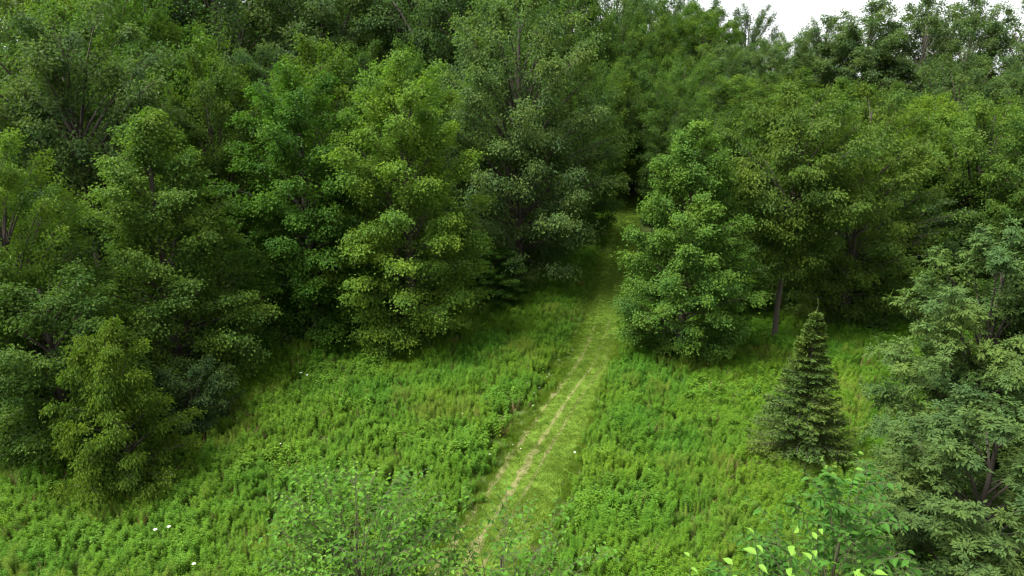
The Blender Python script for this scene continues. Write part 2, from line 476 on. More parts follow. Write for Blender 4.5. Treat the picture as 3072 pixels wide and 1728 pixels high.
def ash_arch(key, seed, H, R, base, prof, limbs, nsub, lump=.16):
    """broad crown of pinnate leaves: whorls of narrow leaflets at every twig tip"""
    rg, trunk, rad, LP, LR, ln, t = skeleton(seed, H, R, base, prof, limbs, .15, 1.2, lump, .012, .03)
    P, V, L = branchlets(rg, LP, ln, R, nsub, 1.35, .3, (-.6, .95), t)
    per = 4
    f = np.array([.35, .6, .85, 1.0])
    C = (P[:, None] + V[:, None] * (L[:, None] * f)[..., None]).reshape(-1, 3); Vd = np.repeat(V, per, 0)
    C += rg.normal(0, .08, C.shape)
    m = len(C)
    up = norm(np.array([0, 0, .8]) + Vd * .7 + rg.normal(0, .42, (m, 3)))
    sd = norm(np.cross(Vd, up)); fw = np.cross(up, sd)
    nr = 5                                              # compound leaves per whorl
    a = (np.arange(nr) / nr * 6.283)[None] + rg.uniform(0, 6.28, (m, 1)) + rg.normal(0, .25, (m, nr))
    RD = norm(fw[:, None] * np.cos(a)[..., None] + sd[:, None] * np.sin(a)[..., None] + up[:, None] * rg.uniform(-.1, .7, (m, nr, 1)))
    RL = rg.uniform(.20, .36, (m, nr))
    # leaflets: terminal, two pairs
    X, D = [], []
    RS = norm(np.cross(RD, up[:, None]))
    for ff, sg in ((1., 0.), (.7, 1.), (.7, -1.), (.4, 1.), (.4, -1.)):
        X.append(C[:, None] + RD * (RL * ff)[..., None])
        D.append(norm(RD + RS * sg * 1.05 + np.array([0, 0, -.28])))
    X = np.stack(X, 2).reshape(-1, 3); D = np.stack(D, 2).reshape(-1, 3)
    Nn = np.repeat(up, nr * 5, 0) + rg.normal(0, .3, X.shape); Nn = norm(Nn - D * np.sum(Nn * D, 1, keepdims=True))
    D = norm(D + rg.normal(0, .12, D.shape)); Nn = norm(Nn - D * np.sum(Nn * D, 1, keepdims=True))
    sc = rg.uniform(.75, 1.2, len(X))
    ti = np.clip(np.repeat(rg.rand(m), nr * 5) * .6 + rg.rand(len(X)) * .4, 0, 1)
    Vc, Tc = leaves_quad(X, D, Nn, .205 * sc, .085 * sc, .2)
    E = P + V * L[:, None]; M = P + V * L[:, None] * .5
    Vt, Tt = join([tubes(trunk, rad, 8), tubes(LP, LR, 5), tubes(np.stack([P, M, E], 1), np.tile(np.array([.014, .010, .006]), (len(P), 1)), 3)])
    ARCH[key] = (tri_mesh("trunk_" + key, Vt, Tt, [M_BARK], smooth=True), tri_mesh("crown_" + key, Vc, Tc, [M_GLOSS], tint=np.repeat(ti, 4)), H, 2 * R)
    return len(Tc) + len(Tt)
nt += ash_arch('ash_a', 91, 16.5, 4.0, .14, 'oak', 100, 8)
nt += ash_arch('ash_b', 92, 17, 3.3, .12, 'ovoid', 74, 8)

# ------------------------------------------------------------------ the ground
def ground_material():
    m, N, L = new_mat("meadow_soil")
    ge = N.new("ShaderNodeNewGeometry")
    n1 = N.new("ShaderNodeTexNoise"); n1.inputs["Scale"].default_value = .5; n1.inputs["Detail"].default_value = 8
    n2 = N.new("ShaderNodeTexNoise"); n2.inputs["Scale"].default_value = 9.0; n2.inputs["Detail"].default_value = 6
    L.new(ge.outputs["Position"], n1.inputs["Vector"]); L.new(ge.outputs["Position"], n2.inputs["Vector"])
    c1 = mixc(N, L, n1.outputs["Fac"], (.030, .056, .010), (.044, .052, .016))
    c = mixc(N, L, n2.outputs["Fac"], c1, mixc(N, L, 1.0, c1, (1.7, 1.7, 1.5), 'MULTIPLY'))
    p = N.new("ShaderNodeBsdfPrincipled"); p.inputs["Roughness"].default_value = .95; p.inputs["Specular IOR Level"].default_value = .1
    L.new(c, p.inputs["Base Color"])
    bp = N.new("ShaderNodeBump"); bp.inputs["Strength"].default_value = .8; bp.inputs["Distance"].default_value = .08
    L.new(n2.outputs["Fac"], bp.inputs["Height"]); L.new(bp.outputs[0], p.inputs["Normal"])
    o = N.new("ShaderNodeOutputMaterial"); L.new(p.outputs[0], o.inputs["Surface"])
    return m

def grid_mesh(name, xs, ys, mat):
    X, Y = np.meshgrid(xs, ys)
    V = np.stack([X, Y, ground_z(X, Y)], -1).reshape(-1, 3)
    idx = np.arange(len(xs) * len(ys)).reshape(len(ys), len(xs))
    a = idx[:-1, :-1].ravel(); b = idx[:-1, 1:].ravel(); c = idx[1:, 1:].ravel(); d = idx[1:, :-1].ravel()
    return tri_mesh(name, V, np.concatenate([np.stack([a, b, c], 1), np.stack([a, c, d], 1)]), [mat], smooth=True)

def spread(lo, hi, step, far):
    mid = np.arange(lo, hi + .01, step)
    g = step * 1.35 ** np.arange(1, 40); g = np.cumsum(g); g = g[g < far]
    return np.concatenate([(lo - g)[::-1], mid, hi + g])
gr = link("ground", grid_mesh("ground", spread(-90, 110, 1.0, 4000), spread(-20, 240, 1.0, 4000), ground_material()))
gr["kind"] = "structure"

# mown track: centre line, half width, ruts
CX = np.array([-6.0, -1.63, .46, 2.52, 4.35, 6.62, 8.68, 11.1, 14.05, 15.27, 16.9, 19.0])
CY = np.array([16.0, 26.45, 30.94, 37.66, 44.7, 52.16, 61.94, 72.61, 86.07, 91.41, 98.0, 106.0])
RX = np.array([-5.6, -2.37, -2.04, -1.17, -.09, .48, 1.38, 2.52, 4.21, 5.12, 6.83, 8.98, 11.12, 14.26])
RY = np.array([18.0, 26.2, 28.2, 30.11, 33.3, 34.67, 37.5, 40.4, 45.07, 47.1, 51.42, 59.88, 70.3, 86.07])
def track_x(y):
    y = np.asarray(y, float)
    return sum(np.interp(y + d, CY, CX) for d in (-3, -1.5, 0, 1.5, 3)) / 5 - .48 + .60 * sm(33, 48, y)
def rut_x(y, off=0.0):
    y = np.asarray(y, float)
    return sum(np.interp(y + d, RY, RX) for d in (-2, -1, 0, 1, 2)) / 5 + off
def half_w(y):
    return 2.0 - .35 * sm(32, 50, y) + .1 * sm(70, 90, y)

def strip(name, ys, cx, hw, nx, lift, mat, rough=0.0, seed=0, fade=None):
    rg = np.random.RandomState(seed)
    u = np.linspace(-1, 1, nx)
    dx = np.gradient(cx, ys); nn = np.stack([np.ones_like(dx), -dx], 1); nn /= np.linalg.norm(nn, axis=1)[:, None]
    el = hw * (1 + rough * (vnoise(ys, ys * 0, .5, seed) - .5) * 2); er = hw * (1 + rough * (vnoise(ys, ys * 0 + 9, .5, seed + 1) - .5) * 2)
    wd = np.where(u[None] < 0, el[:, None], er[:, None]) * u[None]
    X = cx[:, None] + nn[:, :1] * wd; Y = ys[:, None] + nn[:, 1:] * wd
    V = np.stack([X, Y, ground_z(X, Y) + lift], -1).reshape(-1, 3)
    idx = np.arange(len(ys) * nx).reshape(len(ys), nx)
    a = idx[:-1, :-1].ravel(); b = idx[:-1, 1:].ravel(); c = idx[1:, 1:].ravel(); d = idx[1:, :-1].ravel()
    T = np.concatenate([np.stack([a, b, c], 1), np.stack([a, c, d], 1)])
    return link(name, tri_mesh(name, V, T, [mat], smooth=True))

def turf_material(name, a, b, sc):
    m, N, L = new_mat(name)
    ge = N.new("ShaderNodeNewGeometry")
    n1 = N.new("ShaderNodeTexNoise"); n1.inputs["Scale"].default_value = sc; n1.inputs["Detail"].default_value = 7; n1.inputs["Roughness"].default_value = .7
    L.new(ge.outputs["Position"], n1.inputs["Vector"])
    mr = N.new("ShaderNodeMapRange"); mr.inputs[1].default_value = .35; mr.inputs[2].default_value = .65
    L.new(n1.outputs["Fac"], mr.inputs[0])
    p = N.new("ShaderNodeBsdfPrincipled"); p.inputs["Roughness"].default_value = .95; p.inputs["Specular IOR Level"].default_value = .1
    L.new(mixc(N, L, mr.outputs[0], a, b), p.inputs["Base Color"])
    bp = N.new("ShaderNodeBump"); bp.inputs["Strength"].default_value = .7; bp.inputs["Distance"].default_value = .04
    L.new(n1.outputs["Fac"], bp.inputs["Height"]); L.new(bp.outputs[0], p.inputs["Normal"])
    o = N.new("ShaderNodeOutputMaterial"); L.new(p.outputs[0], o.inputs["Surface"])
    return m
ys = np.arange(17.0, 105.0, .5)
pth = strip("mown_path", ys, track_x(ys), half_w(ys), 11, .016, turf_material("turf", (.066, .124, .012), (.092, .142, .018), 14.0), .12, 5)
pth["kind"] = "structure"
M_RUT = turf_material("bare_rut", (.155, .13, .068), (.095, .125, .025), 2.2)
for seed, off, ya, yb in ((31, 0.0, 18.5, 62.0), (32, -1.25, 18.5, 60.0), (33, 0.85, 24.0, 58.0)):
    ry = np.arange(ya, yb, .25)
    fr = .085 + .17 * (vnoise(ry, ry * 0 + seed, 1.7, seed) - .3)
    fr = np.where((ry < 29) & (off <= 0), fr + .08, fr); fr *= 1 - .6 * sm(38, 58, ry)
    if off > 0: fr *= .55
    if off < 0: fr += .06
    if off == 0.0: fr += .07 * (sm(30.5, 32, ry) - sm(37, 38.5, ry))
    ru = strip("tyre_rut", ry, rut_x(ry, off), np.maximum(fr, .012), 5, .022, M_RUT, .6, seed)
    ru["kind"] = "structure"

# ------------------------------------------------------------------ scattered ground cover (nobody could count it)
def proto_collection(name, meshes):
    c = bpy.data.collections.new(name)
    for i, me in enumerate(meshes):
        c.objects.link(bpy.data.objects.new(f"{name}_plant", me))
    return c

def scatter(name, X, Y, Z, rot, scl, idx, coll):
    me = bpy.data.meshes.new(name)
    n = len(X)
    me.vertices.add(n); me.vertices.foreach_set("co", np.stack([X, Y, Z], 1).astype(np.float32).ravel())
    me.attributes.new("turn", 'FLOAT_VECTOR', 'POINT').data.foreach_set("vector", rot.astype(np.float32).ravel())
    me.attributes.new("size", 'FLOAT_VECTOR', 'POINT').data.foreach_set("vector", scl.astype(np.float32).ravel())
    me.attributes.new("pick", 'INT', 'POINT').data.foreach_set("value", idx.astype(np.int32))
    o = link(name, me); o["kind"] = "stuff"
    ng = bpy.data.node_groups.new(name, 'GeometryNodeTree')
    ng.interface.new_socket("Geometry", in_out='INPUT', socket_type='NodeSocketGeometry')
    ng.interface.new_socket("Geometry", in_out='OUTPUT', socket_type='NodeSocketGeometry')
    N, L = ng.nodes, ng.links
    gi = N.new("NodeGroupInput"); go = N.new("NodeGroupOutput")
    ip = N.new("GeometryNodeInstanceOnPoints")
    ci = N.new("GeometryNodeCollectionInfo"); ci.inputs["Collection"].default_value = coll
    ci.inputs["Separate Children"].default_value = True; ci.inputs["Reset Children"].default_value = True
    ip.inputs["Pick Instance"].default_value = True
    def at(nm, ty):
        a = N.new("GeometryNodeInputNamedAttribute"); a.data_type = ty; a.inputs["Name"].default_value = nm
        return a.outputs["Attribute"]
    L.new(gi.outputs[0], ip.inputs["Points"]); L.new(ci.outputs[0], ip.inputs["Instance"])
    L.new(at("pick", 'INT'), ip.inputs["Instance Index"])
    er = N.new("FunctionNodeEulerToRotation"); L.new(at("turn", 'FLOAT_VECTOR'), er.inputs[0]); L.new(er.outputs[0], ip.inputs["Rotation"])
    L.new(at("size", 'FLOAT_VECTOR'), ip.inputs["Scale"])
    L.new(ip.outputs[0], go.inputs[0])
    md = o.modifiers.new("scatter", 'NODES'); md.node_group = ng
    return o

def weed_mesh(seed, stems, h, mat, ll0=.15, wr=.27, nlf=44, top=.62):
    """a clump of upright leafy stems, narrow leaves all round, rosette at the tip"""
    rg = np.random.RandomState(seed)
    parts = []; tin = []
    for k in range(stems):
        bx, by = rg.normal(0, .10, 2) * (stems > 1); lx, ly = rg.normal(0, .08, 2); hh = h * rg.uniform(.78, 1.1)
        s = np.array([0, .5, 1.]); P = np.stack([bx + lx * s, by + ly * s, hh * s], 1)[None]
        parts.append(tubes(P, np.array([[.007, .006, .003]]), 3)); tin.append(np.full(9, .2))
        n = nlf
        f = .2 + .8 * (np.arange(n) / n) ** .8; a = np.arange(n) * 2.4 + rg.uniform(0, 6)
        X = np.stack([bx + lx * f, by + ly * f, hh * f], 1)
        el = -.22 + top * np.clip((f - .7) / .3, 0, 1) + rg.normal(0, .2, n)
        D = np.stack([np.cos(a) * np.cos(el), np.sin(a) * np.cos(el), np.sin(el)], 1)
        Nn = np.array([0, 0, 1.]) + rg.normal(0, .25, (n, 3)); Nn = norm(Nn - D * np.sum(Nn * D, 1, keepdims=True))
        ll = ll0 * (1 - .38 * np.clip((f - .7) / .3, 0, 1)) * rg.uniform(.8, 1.2, n)
        parts.append(leaves_quad(X, D, Nn, ll, ll * wr, .15)); tin.append(np.repeat(rg.uniform(.1, .5, n) + .4 * np.clip((f - .75) * 4, 0, 1) * rg.uniform(.3, 1), 4))
    V, T = join(parts)
    return tri_mesh("weed", V, T, [mat], tint=np.concatenate(tin))

def tuft_mesh(seed, n, h, r, mat, w=.012, tilt=.9):
    rg = np.random.RandomState(seed)
    a = rg.uniform(0, 6.283, n); rr = r * np.sqrt(rg.rand(n)); X = np.stack([np.cos(a) * rr, np.sin(a) * rr, 0 * a], 1)
    b = rg.uniform(0, 6.283, n); t = rg.uniform(.15, tilt, n)
    D = norm(np.stack([np.cos(b) * t, np.sin(b) * t, np.ones(n)], 1))
    Nn = norm(np.cross(D, rg.normal(0, 1, (n, 3))))
    V, T = leaves_quad(X, D, Nn, h * rg.uniform(.5, 1.2, n), np.full(n, w), .1, .4)
    return tri_mesh("tuft", V, T, [mat], tint=np.repeat(rg.rand(n), 4))

# edge of the wood left of the track, as a distance Y at each X
EDX = np.array([-60, -38, -30, -24, -17, -9, -4, 1, 6, 9.5, 12])
EDY = np.array([24, 31, 36, 46, 55, 55, 62, 70, 77, 86, 92])
def wood_edge(x):
    x = np.asarray(x, float)
    left = np.interp(x, EDX, EDY)
    right = np.interp(x, [12, 20, 30, 45, 60], [62, 62, 56, 50, 46])
    return np.where(x < np.interp(left, CY, CX), left, right)

rg = np.random.RandomState(7)
def candidates(n, y0, y1):
    X = rg.uniform(-62, 66, n); Y = rg.uniform(y0, y1, n)
    k = np.abs(X) < .80 * Y + 7
    return X[k], Y[k]
X, Y = candidates(150000, 19, 96)
d = np.abs(X - track_x(Y)) * .93
side_l = X < track_x(Y)
dens = sm(half_w(Y) - .1, half_w(Y) + np.where(side_l, 1.0 + 2.0 * sm(33, 40, Y) * (1 - sm(46, 58, Y)), .6), d + (vnoise(X, Y, 1.6, 3) - .5) * 1.2)
dens *= np.clip(.80 + .9 * (vnoise(X, Y, 2.6, 4) - .35), .3, 1)
past = Y - wood_edge(X)
dens *= 1 - sm(3, 9, past)
dens *= np.hypot(X + 12.3, Y - 38.2) > .7
keep = rg.rand(len(X)) < dens * .95
X, Y = X[keep], Y[keep]; n = len(X)
cs, sn = math.cos(.6), math.sin(.6)
hs = .68 + .45 * vnoise(X * cs - Y * sn, X * sn + Y * cs, 2.3, 9) + .42 * (vnoise(X * cs + Y * sn, Y * cs - X * sn, .85, 10) - .4)
hs *= .55 + .45 * sm(half_w(Y), half_w(Y) + 2.5, np.abs(X - track_x(Y)))
hs = np.clip(hs * rg.uniform(.8, 1.18, n), .25, 1.5)
rot = np.stack([rg.normal(0, .14, n), rg.normal(0, .14, n), rg.uniform(0, 6.283, n)], 1)
C_WEED = proto_collection("goldenrod", [weed_mesh(100 + i, 2 + i % 3, 1.0, M_WEED) for i in range(6)]
                          + [weed_mesh(120 + i, 2 + i, .95, M_WEED2, .22, .42, 22, .5) for i in range(2)]
                          + [weed_mesh(130 + i, 3, 1.12, M_WEED3, .12, .22, 52, .9) for i in range(2)]
                          + [tuft_mesh(140, 16, 1.15, .10, M_DEAD, .03)])
kindn = vnoise(X, Y, 3.5, 55) + .5 * vnoise(X, Y, 1.1, 56) + rg.normal(0, .12, n)
pick = rg.randint(0, 6, n)
pick = np.where(kindn > 1.08, 6 + rg.randint(0, 2, n), pick); pick = np.where(kindn < .40, 8 + rg.randint(0, 2, n), pick)
pick = np.where(rg.rand(n) < .012 + .05 * (vnoise(X, Y, 2.0, 58) > .8), 10, pick)
scatter("meadow_weeds", X, Y, ground_z(X, Y), rot, np.stack([hs * 1.1, hs * 1.1, hs], 1), pick, C_WEED)
N_WEED = n

# grass: on the track, and longer along its margins and between the weeds
C_GRASS = proto_collection("grass", [tuft_mesh(200 + i, 26, .085, .20, M_GRASS, .016, 2.2) for i in range(5)])
X, Y = candidates(420000, 19, 104)
d = np.abs(X - track_x(Y)) * .93
YS = rg.uniform(18, 104, 30000); XS = track_x(YS) + rg.uniform(-2.5, 2.5, 30000)
dS = np.abs(XS - track_x(YS)) * .93
on = 1 - sm(half_w(YS) - .1, half_w(YS) + .5, dS)
rut = np.minimum(np.abs(XS - rut_x(YS)), np.abs(XS - rut_x(YS, -1.25)))
on *= 1 - .85 * (1 - sm(.06, .24, rut)) * (1 - .7 * sm(38, 60, YS))
keep = rg.rand(len(XS)) < on
X1, Y1 = XS[keep], YS[keep]; n = len(X1)
rot = np.stack([rg.normal(0, .12, n), rg.normal(0, .12, n), rg.uniform(0, 6.283, n)], 1)
s = rg.uniform(.6, 1.25, n) * (.75 + .6 * vnoise(X1, Y1, 1.3, 21))
scatter("short_grass", X1, Y1, ground_z(X1, Y1) + .01, rot, np.stack([s, s, s], 1), rg.randint(0, 5, n), C_GRASS)
C_LONG = proto_collection("long_grass", [tuft_mesh(220 + i, 34, .25, .24, M_LONG, .020) for i in range(4)])
mg = sm(half_w(Y) - .5, half_w(Y) + .2, d) * (.10 + .90 * (1 - sm(half_w(Y) + .5, half_w(Y) + 3.4, d)) * (1 - .6 * sm(50, 62, Y))) * (1 - sm(2, 8, Y - wood_edge(X)))
keep = rg.rand(len(X)) < mg * .55
X1, Y1 = X[keep], Y[keep]; n = len(X1)
rot = np.stack([rg.normal(0, .15, n), rg.normal(0, .15, n), rg.uniform(0, 6.283, n)], 1)
s = rg.uniform(.5, 1.2, n)
scatter("long_grass", X1, Y1, ground_z(X1, Y1), rot, np.stack([s, s, s], 1), rg.randint(0, 4, n), C_LONG)
# dry clippings along the ruts
C_STRAW = proto_collection("straw", [tuft_mesh(240 + i, 16, .12, .14, M_STRAW, .014) for i in range(3)])
yy = rg.uniform(19, 60, 3600); off = rg.choice([0, 0, -1.25, -1.25, .85], 3600)
xx = rut_x(yy, off) + rg.normal(0, .17, 3600)
k = rg.rand(3600) < (.25 + .75 * vnoise(xx, yy, 2.0, 33)) * (1 - .75 * sm(36, 48, yy))
xx, yy = xx[k], yy[k]; n = len(xx)
rot = np.stack([rg.normal(0, .7, n), rg.normal(0, .7, n), rg.uniform(0, 6.283, n)], 1); s = rg.uniform(.6, 1.1, n)
scatter("dry_straw", xx, yy, ground_z(xx, yy) + .02, rot, np.stack([s, s, s * .6], 1), rg.randint(0, 3, n), C_STRAW)

# undergrowth on the wood floor
def brush_mesh(seed):
    r2 = np.random.RandomState(seed); n = 150
    v = norm(r2.normal(0, 1, (n, 3))); X = v * r2.uniform(.5, 1, (n, 1)) * np.array([.75, .75, .6]) + np.array([0, 0, .6])
    D = norm(v + r2.normal(0, .5, (n, 3)) - np.array([0, 0, .3])); Nn = np.array([0, 0, 1.]) + r2.normal(0, .5, (n, 3)); Nn = norm(Nn - D * np.sum(Nn * D, 1, keepdims=True))
    sc = r2.uniform(.7, 1.3, n)
    V, T = leaves_quad(X, D, Nn, .2 * sc, .13 * sc)
    a = r2.uniform(0, 6.28, 5); s = np.array([0, .5, 1.])
    P = np.stack([np.cos(a)[:, None] * .5 * s, np.sin(a)[:, None] * .5 * s, .9 * s[None] * np.ones((5, 1))], -1)
    V2, T2 = tubes(P, np.tile(np.array([.012, .009, .005]), (5, 1)), 3)
    V, T = join([(V, T), (V2, T2)])
    return tri_mesh("brush", V, T, [M_UNDER], tint=np.concatenate([np.repeat(r2.rand(n), 4), np.zeros(len(V2))]))
C_BRUSH = proto_collection("brush", [brush_mesh(300 + i) for i in range(4)])
X = rg.uniform(-80, 105, 26000); Y = rg.uniform(24, 165, 26000)
k = (np.abs(X) < .8 * Y + 9) & (Y - wood_edge(X) > rg.uniform(-2.5, 2.0, 26000)) & (np.abs(X - track_x(Y)) > half_w(Y) + .9) & (rg.rand(len(X)) < np.clip(vnoise(X, Y, 4, 41) * 1.3, 0, 1) * (1 - .5 * sm(90, 150, Y)))
X, Y = X[k], Y[k]; n = len(X); s = rg.uniform(.5, 1.5, n)
rot = np.stack([rg.normal(0, .1, n), rg.normal(0, .1, n), rg.uniform(0, 6.283, n)], 1)
scatter("undergrowth", X, Y, ground_z(X, Y), rot, np.stack([s, s, s], 1), rg.randint(0, 4, n), C_BRUSH)

# ------------------------------------------------------------------ the trees
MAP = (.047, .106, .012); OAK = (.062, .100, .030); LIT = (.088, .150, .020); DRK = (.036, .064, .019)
MID = (.059, .112, .018); YEL = (.098, .160, .018); FAR = (.060, .098, .029); GRY = (.062, .104, .028)  # FAR: greyed leaf colour, slight distance haze painted in, no volume
EDGE = "trees along the edge of the meadow"; SLOPE = "trees crowded on the wooded slope"; RIDGE = "tall trees against the sky"
def tint(c, a, b=1.0, d=1.0): return (c[0] * a * b, c[1] * a, c[2] * a * d)
